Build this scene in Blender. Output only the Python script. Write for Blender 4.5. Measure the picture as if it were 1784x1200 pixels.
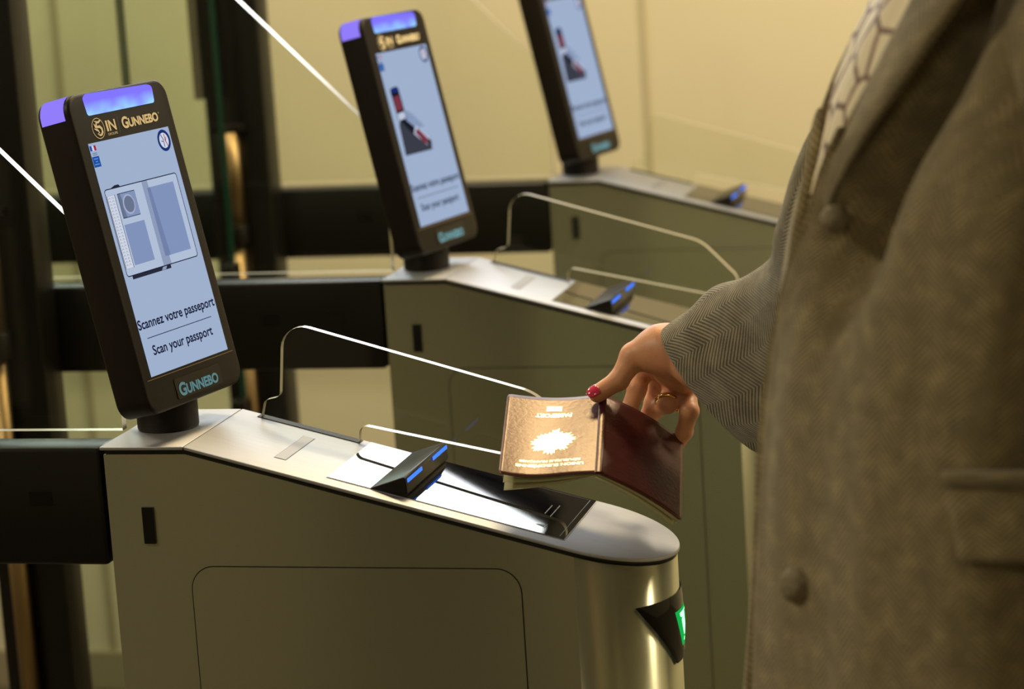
import bpy, bmesh, math, random
import numpy as np
from mathutils import Matrix, Vector
for o in list(bpy.data.objects): bpy.data.objects.remove(o)
scene = bpy.context.scene
col = scene.collection
PI = math.pi
rnd = random.Random(7)

# ------------------------------------------------------------------ camera
CAM = np.array([0.96642, -2.16841, 1.516]); FP = 4591.68
YAW, PIT, ROL = -0.2588, -0.18784, -0.06329
def _basis():
    f = np.array([math.sin(YAW)*math.cos(PIT), math.cos(YAW)*math.cos(PIT), math.sin(PIT)])
    r0 = np.cross(f, [0, 0, 1]); r0 /= np.linalg.norm(r0); u0 = np.cross(r0, f)
    return math.cos(ROL)*r0+math.sin(ROL)*u0, -math.sin(ROL)*r0+math.cos(ROL)*u0, f
RR, UU, FF = _basis()
cd = bpy.data.cameras.new('camera'); cam = bpy.data.objects.new('camera', cd); col.objects.link(cam)
cd.sensor_width = 36; cd.lens = FP/1784*36; cd.clip_start = .05; cd.clip_end = 60
cam.matrix_world = Matrix(((RR[0], UU[0], -FF[0], CAM[0]), (RR[1], UU[1], -FF[1], CAM[1]), (RR[2], UU[2], -FF[2], CAM[2]), (0, 0, 0, 1)))
cd.dof.use_dof = True; cd.dof.focus_distance = 2.41; cd.dof.aperture_fstop = 6.0
scene.camera = cam
def ray(x, y): return FF+(x-892)/FP*RR-(y-600)/FP*UU
def at(x, y, d): return CAM+ray(x, y)*d          # a measured point of the place: bearing and distance
def onY(x, y, yy):
    q = ray(x, y); return CAM+q*((yy-CAM[1])/q[1])
def unproj(P):
    q = np.asarray(P)-CAM; z = q@FF; return 892+FP*(q@RR)/z, 600-FP*(q@UU)/z, z

# ------------------------------------------------------------------ world, exposure
w = bpy.data.worlds.new('world'); scene.world = w; w.use_nodes = True
w.node_tree.nodes['Background'].inputs[0].default_value = (1, .86, .62, 1)
w.node_tree.nodes['Background'].inputs[1].default_value = .03
scene.view_settings.view_transform = 'Standard'; scene.view_settings.look = 'None'
scene.view_settings.gamma = 1; scene.view_settings.exposure = 0.0
scene.view_settings.use_curve_mapping = False
scene.cycles.max_bounces = 10; scene.cycles.transparent_max_bounces = 24

# ceiling lamps over the gates, plus unseen fill lamps added: (x, y, size x, size y, watts, colour)
WARM = (1, .78, .42); WARM2 = (1, .85, .58)
LAMPS = [(.20, 1.10, .60, .34, 32, WARM),
         (1.45, 1.45, .60, .34, 40, WARM2),
         (2.6, 1.3, .60, .34, 34, WARM2),
         (-1.5, 1.35, .60, .34, 20, WARM2),  # added to brighten the left wall behind the glass
         (-1.5, -1.1, .60, .34, 40, WARM2),  # unseen fill lamp added to rake light over the coat
         (1.15, -3.2, .60, .34, 13, WARM2)]  # unseen lamp added for a bright band on the rounded steel end
CEIL = 2.78

# ------------------------------------------------------------------ materials
def srgb(r, g, b):
    f = lambda c: (c/255/12.92) if c <= 10 else (((c/255)+.055)/1.055)**2.4
    return (f(r), f(g), f(b))
def mat(name, color=(.5, .5, .5), rough=.5, metal=0, **k):
    m = bpy.data.materials.new(name); m.use_nodes = True
    b = m.node_tree.nodes['Principled BSDF']
    b.inputs['Base Color'].default_value = (*color, 1); b.inputs['Roughness'].default_value = rough
    b.inputs['Metallic'].default_value = metal
    for n, v in k.items(): b.inputs[n.replace('_', ' ')].default_value = v
    return m
def N(m, t, **k):
    n = m.node_tree.nodes.new(t)
    for a, v in k.items(): setattr(n, a, v)
    return n
def L(m, a, b): m.node_tree.links.new(a, b)
def BS(m): return m.node_tree.nodes['Principled BSDF']
def emit(name, color, s=1.0):
    m = bpy.data.materials.new(name); m.use_nodes = True; nt = m.node_tree; nt.nodes.clear()
    e = nt.nodes.new('ShaderNodeEmission'); o = nt.nodes.new('ShaderNodeOutputMaterial')
    e.inputs[0].default_value = (*color, 1); e.inputs[1].default_value = s
    nt.links.new(e.outputs[0], o.inputs[0]); return m
def noise_mix(m, c1, c2, scale=5, detail=3, coord='Object', lo=.35, hi=.65, stretch=None):
    tc = N(m, 'ShaderNodeTexCoord'); no = N(m, 'ShaderNodeTexNoise'); no.inputs['Scale'].default_value = scale; no.inputs['Detail'].default_value = detail
    src = tc.outputs[coord]
    if stretch:
        mp = N(m, 'ShaderNodeMapping'); mp.inputs['Scale'].default_value = stretch; L(m, src, mp.inputs[0]); src = mp.outputs[0]
    L(m, src, no.inputs['Vector'])
    r = N(m, 'ShaderNodeValToRGB'); r.color_ramp.elements[0].position = lo; r.color_ramp.elements[1].position = hi
    r.color_ramp.elements[0].color = (*c1, 1); r.color_ramp.elements[1].color = (*c2, 1)
    L(m, no.outputs['Fac'], r.inputs[0]); L(m, r.outputs[0], BS(m).inputs['Base Color'])
    return no
def bump(m, src, strength=.2, dist=.001):
    b = N(m, 'ShaderNodeBump'); b.inputs['Strength'].default_value = strength; b.inputs['Distance'].default_value = dist
    L(m, src, b.inputs['Height']); L(m, b.outputs[0], BS(m).inputs['Normal'])

M = {}
M['wall'] = mat('wall_paint', (.66, .60, .44), .75); noise_mix(M['wall'], (.64, .58, .42), (.68, .62, .46), 1.2)
M['darkwall'] = mat('dark_panel', (.012, .011, .009), .5)
M['ceiling'] = mat('ceiling_paint', (.45, .42, .34), .9)
M['floor'] = mat('floor_stone', (.10, .085, .06), .35); noise_mix(M['floor'], (.09, .075, .05), (.13, .11, .08), 14)
M['base'] = mat('baseboard_paint', (.35, .30, .2), .5)
def steel(name, c, rough, aniso, scale=1):
    m = mat(name, c, rough, .84, Anisotropic=aniso)
    t = N(m, 'ShaderNodeTangent'); t.direction_type = 'RADIAL'; t.axis = 'Z'; L(m, t.outputs[0], BS(m).inputs['Tangent']); BS(m).inputs['Anisotropic Rotation'].default_value = .25
    tc = N(m, 'ShaderNodeTexCoord'); mp = N(m, 'ShaderNodeMapping'); mp.inputs['Scale'].default_value = (3, 3, 900)
    no = N(m, 'ShaderNodeTexNoise'); no.inputs['Scale'].default_value = 1; no.inputs['Detail'].default_value = 2
    L(m, tc.outputs['Object'], mp.inputs[0]); L(m, mp.outputs[0], no.inputs['Vector'])
    mr = N(m, 'ShaderNodeMapRange'); mr.inputs['To Min'].default_value = rough-.02; mr.inputs['To Max'].default_value = rough+.02
    L(m, no.outputs['Fac'], mr.inputs[0]); L(m, mr.outputs[0], BS(m).inputs['Roughness'])
    return m
M['steel'] = steel('brushed_steel', (.43, .435, .31), .24, .95)
M['plate'] = mat('satin_steel_plate', (.41, .42, .47), .54, 1.0)
no = noise_mix(M['plate'], (.42, .425, .46), (.44, .445, .48), 60, 2, stretch=(.2, 6, 1)); bump(M['plate'], no.outputs['Fac'], .03, .0005)
M['black'] = mat('black_plastic', (.007, .0055, .004), .34, 0, Specular_IOR_Level=.3)
M['housing'] = mat('black_metal_housing', (.008, .005, .003), .5, 0, Specular_IOR_Level=.25)
M['rail'] = mat('black_rail', (.006, .0055, .0045), .34, 0, Specular_IOR_Level=.3)
M['rubber'] = mat('dark_gap', (.006, .005, .004), .6)
M['scanglass'] = mat('black_scanner_glass', (.004, .004, .006), .02, 0, IOR=2.1)
M['brass'] = mat('bronze_tube', (.30, .21, .10), .42, 1.0)
M['mark'] = mat('grey_print', (.14, .14, .15), .5)
M['lens'] = mat('sensor_window', (.004, .004, .004), .12)
M['gloss'] = mat('glossy_black_cover', (.006, .005, .004), .08, IOR=1.3)
def glass_mat(name, tint):
    m = bpy.data.materials.new(name); m.use_nodes = True; nt = m.node_tree; nt.nodes.clear()
    t = nt.nodes.new('ShaderNodeBsdfTransparent'); t.inputs[0].default_value = (*tint, 1)
    g = nt.nodes.new('ShaderNodeBsdfGlossy'); g.inputs['Roughness'].default_value = .01
    fr = nt.nodes.new('ShaderNodeFresnel'); fr.inputs[0].default_value = 1.45
    mx = nt.nodes.new('ShaderNodeMixShader'); o = nt.nodes.new('ShaderNodeOutputMaterial')
    ge = nt.nodes.new('ShaderNodeNewGeometry'); iv = nt.nodes.new('ShaderNodeMath'); iv.operation = 'SUBTRACT'; iv.inputs[0].default_value = 1
    ml = nt.nodes.new('ShaderNodeMath'); ml.operation = 'MULTIPLY'; nt.links.new(ge.outputs['Backfacing'], iv.inputs[1]); nt.links.new(fr.outputs[0], ml.inputs[0]); nt.links.new(iv.outputs[0], ml.inputs[1])
    nt.links.new(ml.outputs[0], mx.inputs[0]); nt.links.new(t.outputs[0], mx.inputs[1]); nt.links.new(g.outputs[0], mx.inputs[2])
    nt.links.new(mx.outputs[0], o.inputs[0]); return m
M['glass'] = glass_mat('clear_glass', (.965, .98, .955))
M['glassgreen'] = glass_mat('green_tinted_glass', (.88, .945, .89))
M['edge'] = mat('polished_glass_edge', (.80, .78, .70), .28, .75)
M['edgegreen'] = mat('green_glass_edge', (.01, .05, .035), .2)
M['led'] = emit('blue_led', (.20, .19, 1.0), 1.25)
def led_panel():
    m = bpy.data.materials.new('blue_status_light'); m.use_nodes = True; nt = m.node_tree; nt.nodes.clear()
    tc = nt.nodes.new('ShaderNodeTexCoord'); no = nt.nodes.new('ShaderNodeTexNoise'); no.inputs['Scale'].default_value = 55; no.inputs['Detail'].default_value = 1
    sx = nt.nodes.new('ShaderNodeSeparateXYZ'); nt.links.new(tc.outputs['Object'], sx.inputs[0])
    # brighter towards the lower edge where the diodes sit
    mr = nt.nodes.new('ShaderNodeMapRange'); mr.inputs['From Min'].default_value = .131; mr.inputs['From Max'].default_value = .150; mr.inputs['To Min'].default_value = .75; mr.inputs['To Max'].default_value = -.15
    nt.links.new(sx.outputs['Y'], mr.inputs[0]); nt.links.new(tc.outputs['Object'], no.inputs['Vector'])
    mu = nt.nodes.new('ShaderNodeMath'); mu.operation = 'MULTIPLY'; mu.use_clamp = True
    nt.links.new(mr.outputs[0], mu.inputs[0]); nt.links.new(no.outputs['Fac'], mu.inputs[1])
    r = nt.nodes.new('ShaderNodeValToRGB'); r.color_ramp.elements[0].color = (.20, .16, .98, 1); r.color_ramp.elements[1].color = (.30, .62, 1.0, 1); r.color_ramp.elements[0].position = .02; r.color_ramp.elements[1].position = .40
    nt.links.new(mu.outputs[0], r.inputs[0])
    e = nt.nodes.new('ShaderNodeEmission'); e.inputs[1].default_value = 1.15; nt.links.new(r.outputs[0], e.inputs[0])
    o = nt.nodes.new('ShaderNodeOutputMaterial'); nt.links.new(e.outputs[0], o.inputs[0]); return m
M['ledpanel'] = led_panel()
M['ledside'] = emit('violet_status_light', srgb(140, 120, 240), 1.1)
M['ledbar'] = emit('blue_bar_light', srgb(70, 130, 255), 1.2)
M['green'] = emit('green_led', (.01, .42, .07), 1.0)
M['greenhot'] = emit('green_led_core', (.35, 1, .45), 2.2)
M['lightbox'] = emit('lightbox_diffuser', (.93, .96, 1.0), 7.0)

# ------------------------------------------------------------------ mesh helpers
def link(name, me, parent=None, mats=None, smooth=False):
    o = bpy.data.objects.new(name, me); col.objects.link(o)
    if mats is not None:
        for m_ in (mats if isinstance(mats, (list, tuple)) else [mats]): me.materials.append(m_)
    if smooth:
        for p in me.polygons: p.use_smooth = True
    if parent: o.parent = parent
    return o
def mesh(name, V, F, parent=None, mats=None, smooth=False, mi=None):
    me = bpy.data.meshes.new(name); me.from_pydata([tuple(map(float, v)) for v in V], [], [tuple(map(int, f)) for f in F]); me.update()
    o = link(name, me, parent, mats, smooth)
    if mi is not None:
        for p, i in zip(me.polygons, mi): p.material_index = i
    return o
def tag(o, label=None, cat=None, group=None, kind=None):
    if label: o['label'] = label
    if cat: o['category'] = cat
    if group: o['group'] = group
    if kind: o['kind'] = kind
    return o
def empty(name, loc):
    o = bpy.data.objects.new(name, None); col.objects.link(o); o.location = loc; o.empty_display_size = .1; return o
def box_vf(x0, x1, y0, y1, z0, z1):
    V = [(x, y, z) for z in (z0, z1) for y in (y0, y1) for x in (x0, x1)]
    F = [(0, 2, 3, 1), (4, 5, 7, 6), (0, 1, 5, 4), (2, 6, 7, 3), (0, 4, 6, 2), (1, 3, 7, 5)]
    return V, F
def box(name, b, parent=None, m=None, bev=0, seg=2):
    o = mesh(name, *box_vf(*b), parent, m)
    if bev: bevel(o, bev, seg)
    return o
def bevel(o, wd, seg=2, ang=35):
    md = o.modifiers.new('bevel', 'BEVEL'); md.width = wd; md.segments = seg; md.limit_method = 'ANGLE'; md.angle_limit = math.radians(ang); md.harden_normals = False
    for p in o.data.polygons: p.use_smooth = True
    return o
def struct(name, b, m): return tag(box(name, b, None, m), kind='structure')
def prism(name, pts, fn0, fn1, parent=None, mats=None, side=None, smooth=False):
    """pts 2-D outline; fn0 / fn1 map (a, b) to the two 3-D faces. side = material index of the rim"""
    n = len(pts); V = [fn0(*p) for p in pts]+[fn1(*p) for p in pts]
    F = [tuple(range(n))[::-1], tuple(range(n, 2*n))]+[(i, (i+1) % n, n+(i+1) % n, n+i) for i in range(n)]
    mi = [0, 0]+[side or 0]*n
    o = mesh(name, V, F, parent, mats, False, mi)
    bm = bmesh.new(); bm.from_mesh(o.data); bmesh.ops.recalc_face_normals(bm, faces=bm.faces); bm.to_mesh(o.data); bm.free()
    if smooth:
        for p in o.data.polygons: p.use_smooth = len(p.vertices) == 4
    return o
def rrect(x0, x1, y0, y1, r, n=6):
    P = []
    for cx, cy, a0 in ((x1-r, y1-r, 0), (x0+r, y1-r, 90), (x0+r, y0+r, 180), (x1-r, y0+r, 270)):
        for k in range(n+1):
            a = math.radians(a0+90*k/n); P.append((cx+r*math.cos(a), cy+r*math.sin(a)))
    return P
def fillet(pts, rads, n=6):
    """round the corners of an open/closed polygon; rads per vertex"""
    out = []; m_ = len(pts)
    for i in range(m_):
        p = np.array(pts[i], float); r = rads[i]
        if r <= 0: out.append(tuple(p)); continue
        a = np.array(pts[i-1], float)-p; b = np.array(pts[(i+1) % m_], float)-p
        la, lb = np.linalg.norm(a), np.linalg.norm(b); a /= la; b /= lb
        th = math.acos(max(-1, min(1, a@b))); t = min(r/math.tan(th/2), la*.49, lb*.49); rr = t*math.tan(th/2)
        A, B = p+a*t, p+b*t; c = p+(a+b)/np.linalg.norm(a+b)*(rr/math.sin(th/2))
        va, vb = A-c, B-c; an = math.atan2(va[1], va[0]); bn = math.atan2(vb[1], vb[0]); d = (bn-an+PI) % (2*PI)-PI
        for k in range(n+1): q = an+d*k/n; out.append((c[0]+rr*math.cos(q), c[1]+rr*math.sin(q)))
    return out
def tube(name, pts, r, parent=None, m=None, seg=8, closed=False):
    pts = [np.array(p, float) for p in pts]; n = len(pts); V = []; F = []
    rs = r if isinstance(r, (list, tuple)) else [r]*n
    for i, p in enumerate(pts):
        a = pts[(i-1) % n] if (i or closed) else p; b = pts[(i+1) % n] if (i < n-1 or closed) else p
        t = b-a; t /= np.linalg.norm(t); s = np.cross(t, [0, 0, 1.]); 
        if np.linalg.norm(s) < .05: s = np.cross(t, [1., 0, 0])
        s /= np.linalg.norm(s); q = np.cross(s, t)
        for k in range(seg): an = 2*PI*k/seg; V.append(p+rs[i]*(math.cos(an)*s+math.sin(an)*q))
    for i in range(n if closed else n-1):
        j = (i+1) % n
        for k in range(seg): F.append((i*seg+k, i*seg+(k+1) % seg, j*seg+(k+1) % seg, j*seg+k))
    if not closed: F += [tuple(range(seg))[::-1], tuple((n-1)*seg+k for k in range(seg))]
    return mesh(name, V, F, parent, m, True)
def cyl(name, x, y, z0, z1, r, parent=None, m=None, seg=40, bev=0):
    V = [(x+r*math.cos(2*PI*k/seg), y+r*math.sin(2*PI*k/seg), z) for z in (z0, z1) for k in range(seg)]
    F = [tuple(range(seg))[::-1], tuple(range(seg, 2*seg))]+[(k, (k+1) % seg, seg+(k+1) % seg, seg+k) for k in range(seg)]
    o = mesh(name, V, F, parent, m)
    for p in o.data.polygons: p.use_smooth = len(p.vertices) == 4
    if bev: bevel(o, bev)
    return o
class G2:
    """flat graphics built in a local plane: layers of coloured polygons (metres)"""
    def __init__(s): s.V = []; s.F = []; s.mi = []; s.mats = []
    def poly(s, pts, m, z):
        if m not in s.mats: s.mats.append(m)
        b = len(s.V); s.V += [(p[0], p[1], z) for p in pts]; s.F.append(tuple(range(b, b+len(pts)))); s.mi.append(s.mats.index(m))
    def stroke(s, pts, wd, m, z, closed=False):
        pts = [np.array(p, float) for p in pts]; n = len(pts)
        if m not in s.mats: s.mats.append(m)
        A = []
        for i, p in enumerate(pts):
            a = pts[(i-1) % n] if (i or closed) else p; b = pts[(i+1) % n] if (i < n-1 or closed) else p
            t = b-a; t = t/(np.linalg.norm(t)+1e-12); nn = np.array([-t[1], t[0]])*wd/2; A.append((p+nn, p-nn))
        b0 = len(s.V)
        for a, b in A: s.V += [(a[0], a[1], z), (b[0], b[1], z)]
        for i in range(n if closed else n-1):
            j = (i+1) % n; s.F.append((b0+2*i, b0+2*i+1, b0+2*j+1, b0+2*j)); s.mi.append(s.mats.index(m))
    def build(s, name, parent=None):
        o = mesh(name, s.V, s.F, parent, s.mats, False, s.mi)
        bm = bmesh.new(); bm.from_mesh(o.data)
        for f in bm.faces:
            f.normal_update()
            if f.normal.z < 0: f.normal_flip()
        bm.to_mesh(o.data); bm.free(); return o
def text_mesh(s, bold=0.0):
    cu = bpy.data.curves.new('t', 'FONT'); cu.body = s; cu.offset = bold; cu.resolution_u = 6
    o = bpy.data.objects.new('t', cu); col.objects.link(o)
    dg = bpy.context.evaluated_depsgraph_get(); me = bpy.data.meshes.new_from_object(o.evaluated_get(dg))
    V = np.array([v.co[:] for v in me.vertices]); F = [tuple(p.vertices) for p in me.polygons]
    bpy.data.objects.remove(o); bpy.data.curves.remove(cu); bpy.data.meshes.remove(me)
    return V, F
def text_fit(items, name, m, z, parent=None, T=None):
    """items: (string, x0, x1, y0, y1, bold) -> one mesh with each string fitted to its rectangle"""
    VV = []; FFs = []
    for s, x0, x1, y0, y1, bold in items:
        V, F = text_mesh(s, bold); lo = V.min(0); hi = V.max(0)
        b = len(VV)
        for v in V:
            q = (x0+(v[0]-lo[0])/(hi[0]-lo[0])*(x1-x0), y0+(v[1]-lo[1])/(hi[1]-lo[1])*(y1-y0), z)
            VV.append(T(q) if T else q)
        FFs += [tuple(b+i for i in f) for f in F]
    return mesh(name, VV, FFs, parent, m)
def copy_tree(o, parent=None):
    c = o.copy(); col.objects.link(c)
    if parent: c.parent = parent
    for ch in [x for x in bpy.data.objects if x.parent == o and x != c]: copy_tree(ch, c)
    return c

# ------------------------------------------------------------------ room
WY = 2.25
struct('floor', (-4, 3.6, -4.6, 2.6, -.12, 0), M['floor'])
struct('ceiling', (-4, 3.6, -4.6, 2.6, CEIL, CEIL+.12), M['ceiling'])
struct('wall_back', (-4, 3.6, WY, WY+.12, 0, CEIL), M['wall'])
struct('wall_left', (-4.12, -4, -4.6, 2.4, 0, CEIL), M['wall'])
struct('wall_right', (3.6, 3.72, -4.6, 2.4, 0, CEIL), M['wall'])
struct('wall_front', (-4, 3.6, -4.72, -4.6, 0, CEIL), M['wall'])
struct('baseboard_back', (-4, 3.6, WY-.012, WY, 0, .07), M['base'])
struct('trim_1', (-4, 3.6, WY-.02, WY, 1.5, CEIL-.02), M['darkwall'])
struct('trim_2', (.060, .068, WY-.004, WY, .07, 1.5), mat('seam_filler', (.50, .44, .30), .7))
struct('trim_3', (-1.02, -1.01, WY-.004, WY, .07, 1.5), M['base'])
for i, (x, wd_) in enumerate(((-3.3, .5), (-2.2, .12), (-1.24, .44), (1.0, .5), (2.5, .4))):  # unseen dark pilasters added to put dark bands in the steel reflections
    struct('trim_%d' % (4+i), (x, x+wd_, -4.6, -4.35, 0, CEIL), M['darkwall'])
t = empty('illuminated_wall_panel', (-.94, WY-.02, 1.700))
tag(t, 'long white backlit panel on the dark upper wall, seen mirrored in the scanner glass', 'light')
box('panel_frame', (-1.12, 1.16, -.03, 0, -.016, .62), t, M['black'])
mesh('diffuser', [(-1.11, -.032, 0), (1.15, -.032, 0), (1.15, -.032, .61), (-1.11, -.032, .61)], [(0, 1, 2, 3)], t, M['lightbox'])
for i, (x, y, sx, sy, pw, c) in enumerate(LAMPS):
    t = empty('ceiling_light', (x, y, CEIL)); 
    tag(t, 'unseen warm rectangular ceiling light fixture above the passport gates' if i < 4 else 'unseen warm fill lamp added on the camera side', 'light', 'ceiling lights above the gates' if i < 4 else 'fill lamps added on the camera side')
    V, F = box_vf(-sx/2-.02, sx/2+.02, -sy/2-.02, sy/2+.02, -.035, -.0005)
    mesh('frame', V, F, t, M['plate'])
    k = emit('lamp_diffuser_%d' % i, c, 2.0)
    mesh('diffuser', [(-sx/2, -sy/2, -.0365), (sx/2, -sy/2, -.0365), (sx/2, sy/2, -.0365), (-sx/2, sy/2, -.0365)], [(0, 1, 2, 3)], t, k)
    ld = bpy.data.lights.new('lamp', 'AREA'); ld.shape = 'RECTANGLE'; ld.size = sx; ld.size_y = sy; ld.energy = pw; ld.color = c
    lo = bpy.data.objects.new('lamp', ld); col.objects.link(lo); lo.parent = t; lo.location = (0, 0, -.04)

# ------------------------------------------------------------------ passport gate
LF, W, SL, SP = .0800, .1542, .2638, .88
X0, R0 = .4357, .0765
TH = math.atan(SL)
def ztop(x): return 1.0 if x < LF else 1.0-SL*(x-LF)
def outline(off=0, n=28, xs=()):
    """plan outline of the cabinet grown by off, counter-clockwise from the rear front corner"""
    P = [(-off, -off)]
    xs_ = sorted([LF, .2, .32]); P += [(x, -off) for x in xs_]
    for k in range(n+1):
        a = -PI/2+PI*k/n; P.append((X0+(R0+.0006+off)*math.cos(a), W/2+(W/2+off)*math.sin(a)))
    P += [(x, W+off) for x in xs_[::-1]]+[(-off, W+off)]
    return P
def wallmesh(name, P, zlo, zhi, parent, m, cap=True):
    n = len(P); V = [(x, y, zlo(x)) for x, y in P]+[(x, y, zhi(x)) for x, y in P]
    F = [(i, (i+1) % n, n+(i+1) % n, n+i) for i in range(n)]
    o = mesh(name, V, F, parent, m)
    bm = bmesh.new(); bm.from_mesh(o.data); bm.verts.ensure_lookup_table()
    if cap:
        for base in (0, n):
            # strip caps between matching front / back vertices
            for i in range(n//2):
                j = n-1-i
                if j-i <= 1: continue
                a, b, c_, d = base+i, base+i+1, base+j-1, base+j
                ids = [a, b, c_, d] if c_ != b else [a, b, d]
                try: bm.faces.new([bm.verts[q] for q in ids])
                except ValueError: pass
    bmesh.ops.recalc_face_normals(bm, faces=bm.faces); bm.to_mesh(o.data); bm.free()
    for p in o.data.polygons: p.use_smooth = abs(p.normal.z) < .2 and p.center.x > X0
    return o
def S3(x, y, h=0):     # point on the sloping top, h above it
    return (x+h*math.sin(TH), y, ztop(x)+h*math.cos(TH))
def slope_box(name, x0, x1, y0, y1, h0, h1, parent, m):
    V = [S3(x, y, h) for h in (h0, h1) for y in (y0, y1) for x in (x0, x1)]
    return mesh(name, V, box_vf(0, 1, 0, 1, 0, 1)[1], parent, m)

YAWM, TILT = -.2057, .2118
def make_gate():
    g = empty('passport_gate', (0, 0, 0))
    wallmesh('body', outline(-.0012), lambda x: 0.0, lambda x: ztop(x)-.0075, g, M['steel'])
    wallmesh('shadow_gap', outline(-.0025), lambda x: ztop(x)-.0072, lambda x: ztop(x)-.003, g, M['rubber'])
    # flat rear plate and sloping top plate, split at the fold
    P = [(-.0012, -.0012), (LF-.0006, -.0012), (LF-.0006, W+.0012), (-.0012, W+.0012)]
    o = prism('rear_plate', P, lambda a, b: (a, b, .9968), lambda a, b: (a, b, 1.0), g, M['plate']); bevel(o, .0006)
    P = [p for p in outline(.0012) if p[0] >= LF-1e-6]
    P = [(LF+.0006 if abs(x-LF) < 1e-6 else x, y) for x, y in P]
    P = [p for p in P if not (p[0] in (.2, .32))]
    o = prism('top_plate', P, lambda a, b: (a, b, ztop(a)-.003), lambda a, b: (a, b, ztop(a)+.0002), g, M['plate']); bevel(o, .0006)
    # label let into the plate
    lb = slope_box('label_strip', .1529, .1631, .0365, .120, .0002, .0006, g, mat('label_film', (.34, .34, .37), .6, .9))
    lo = slope_box('label_outline', .1524, .1636, .0358, .1207, .0001, .00035, g, M['black'])
    # black scanner glass
    slope_box('scanner_frame', .2072, .4242, .0175, .1530, .0, .0007, g, M['plate'])
    sg = slope_box('scanner_glass', .2080, .4234, .0183, .1522, .0, .0011, g, M['scanglass'])
    gm = G2(); mk = M['mark']
    gm.stroke([(.4185, .0225), (.4185, .148)], .0005, mk, 0)
    gm.stroke([(.335, .148), (.4185, .148)], .0003, mk, 0)
    for i, xx in enumerate((.393, .399)):
        a = .075 if i == 0 else .070; b = .104 if i == 0 else .109; y = a
        while y < b:
            y2 = y+rnd.uniform(.002, .005); gm.stroke([(xx, y), (xx, min(y2, b))], .0010, mk, 0); y = y2+.0008
    gm.poly([(.3925, .040), (.4010, .0365), (.4010, .0435)], mk, 0)
    gm.stroke([(.4020, .034), (.4020, .046)], .0008, mk, 0)
    pm = gm.build('scanner_markings', sg)
    for v in pm.data.vertices: v.co = S3(v.co.x, v.co.y, .0013)
    # document reader: wedge standing across the glass
    c_b = onY(705, 868, .018); c_t = onY(694, 841, .018)
    pr = [(.2475, 0), (.2802, 0), (.2815, .004), (.2772, .0170), (.2752, .0180)]   # x on slope, height
    V = []; 
    for y in (.0172, .1538):
        V += [S3(x, y, h+.0012) for x, h in pr]
    n = len(pr); F = [tuple(range(n)), tuple(range(n, 2*n))[::-1]]+[(i, n+i, n+(i+1) % n, (i+1) % n) for i in range(n)]
    rd = mesh('document_reader', V, F, g, M['black']); bevel(rd, .0009)
    bm = bmesh.new(); bm.from_mesh(rd.data); bmesh.ops.recalc_face_normals(bm, faces=bm.faces); bm.to_mesh(rd.data); bm.free()
    for ya, yb in ((.021, .067), (.104, .151)):
        (xa, ha), (xb, hb) = pr[2], pr[3]
        f = lambda k, y, e: S3(xa+(xb-xa)*k+e, y, ha+(hb-ha)*k+.0012+e*.3)
        V = [f(.68, ya, .0002), f(.68, yb, .0002), f(.68, ya, .0009), f(.68, yb, .0009), f(.93, ya, .0002), f(.93, yb, .0002), f(.93, ya, .0009), f(.93, yb, .0009)]
        mesh('indicator_light', V, [(0, 1, 3, 2), (4, 6, 7, 5), (0, 4, 5, 1), (2, 3, 7, 6), (0, 2, 6, 4), (1, 5, 7, 3)], rd, M['ledbar'])
    fr = []
    for k in range(15):
        a = PI*k/14; fr.append(S3(.2555+.011*math.sin(a)*1.0, .085-.045*math.cos(a), .0058+.0055*math.sin(a)))
    tube('finger_recess', fr, .0005, rd, M['housing'], 6)
    # sensor window and service door on the long side
    box('sensor_window', (.0342, .0455, -.0006, .004, .9091, .9432), g, M['lens'])
    D = rrect(.0768, .3862, .16, .8872, .022, 8); D2 = rrect(.0758, .3872, .159, .8882, .023, 8)
    prism('door_gap', D2, lambda a, b: (a, .003, b), lambda a, b: (a, .0009, b), g, M['rubber'])
    prism('service_door', D, lambda a, b: (a, .003, b), lambda a, b: (a, .00065, b), g, M['steel'])
    # rounded-end direction light under a glossy black cover
    def onC(deg, z, e): a = math.radians(deg); return (X0+(R0+e)*math.cos(a), W/2-(R0+e)*math.sin(a), z)
    def shield(name, zt, zb, at_, ab, e, parent, m, nn=20, mm=8):
        V = []; F = []
        for j in range(mm+1):
            z = zb+(zt-zb)*j/mm; am = ab+(at_-ab)*j/mm
            for i in range(nn+1): V.append(onC(-am+2*am*i/nn, z, e if 0 < i < nn and 0 < j < mm else e-.001))
        for j in range(mm):
            for i in range(nn): a = j*(nn+1)+i; F.append((a, a+nn+1, a+nn+2, a+1))
        return mesh(name, V, F, parent, m, True)
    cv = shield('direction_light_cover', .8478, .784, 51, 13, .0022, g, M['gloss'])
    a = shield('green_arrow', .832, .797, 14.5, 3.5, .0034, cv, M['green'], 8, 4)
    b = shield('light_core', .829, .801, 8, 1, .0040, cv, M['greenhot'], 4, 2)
    # clear safety screens on the far edge
    yy0, yy1 = W-.0105, W-.0025
    o1 = fillet([(.1032, ztop(.1032)), (.1075, 1.0105), (.1235, 1.0140), (.1310, 1.0875), (.3720, 1.0155), (.4160, .970), (.4130, .9410), (.2010, .9860), (.1985, ztop(.1985))],
                [0, .006, .006, .022, .05, .016, .014, .007, 0], 7)
    prism('glass_screen', o1, lambda a, b: (a, yy0, b), lambda a, b: (a, yy1, b), g, [M['glass'], M['edge']], 1)
    V = [S3(x, y, h) for h in (.0003, .0010) for y in (W-.0125, W-.0012) for x in (.100, .2)]
    mesh('glass_channel', V, box_vf(0, 1, 0, 1, 0, 1)[1], g, M['housing'])
    # display
    cyl('display_neck', .0345, .0800, 1.0, 1.052, .0288, g, M['housing'], 48, .002)
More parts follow.
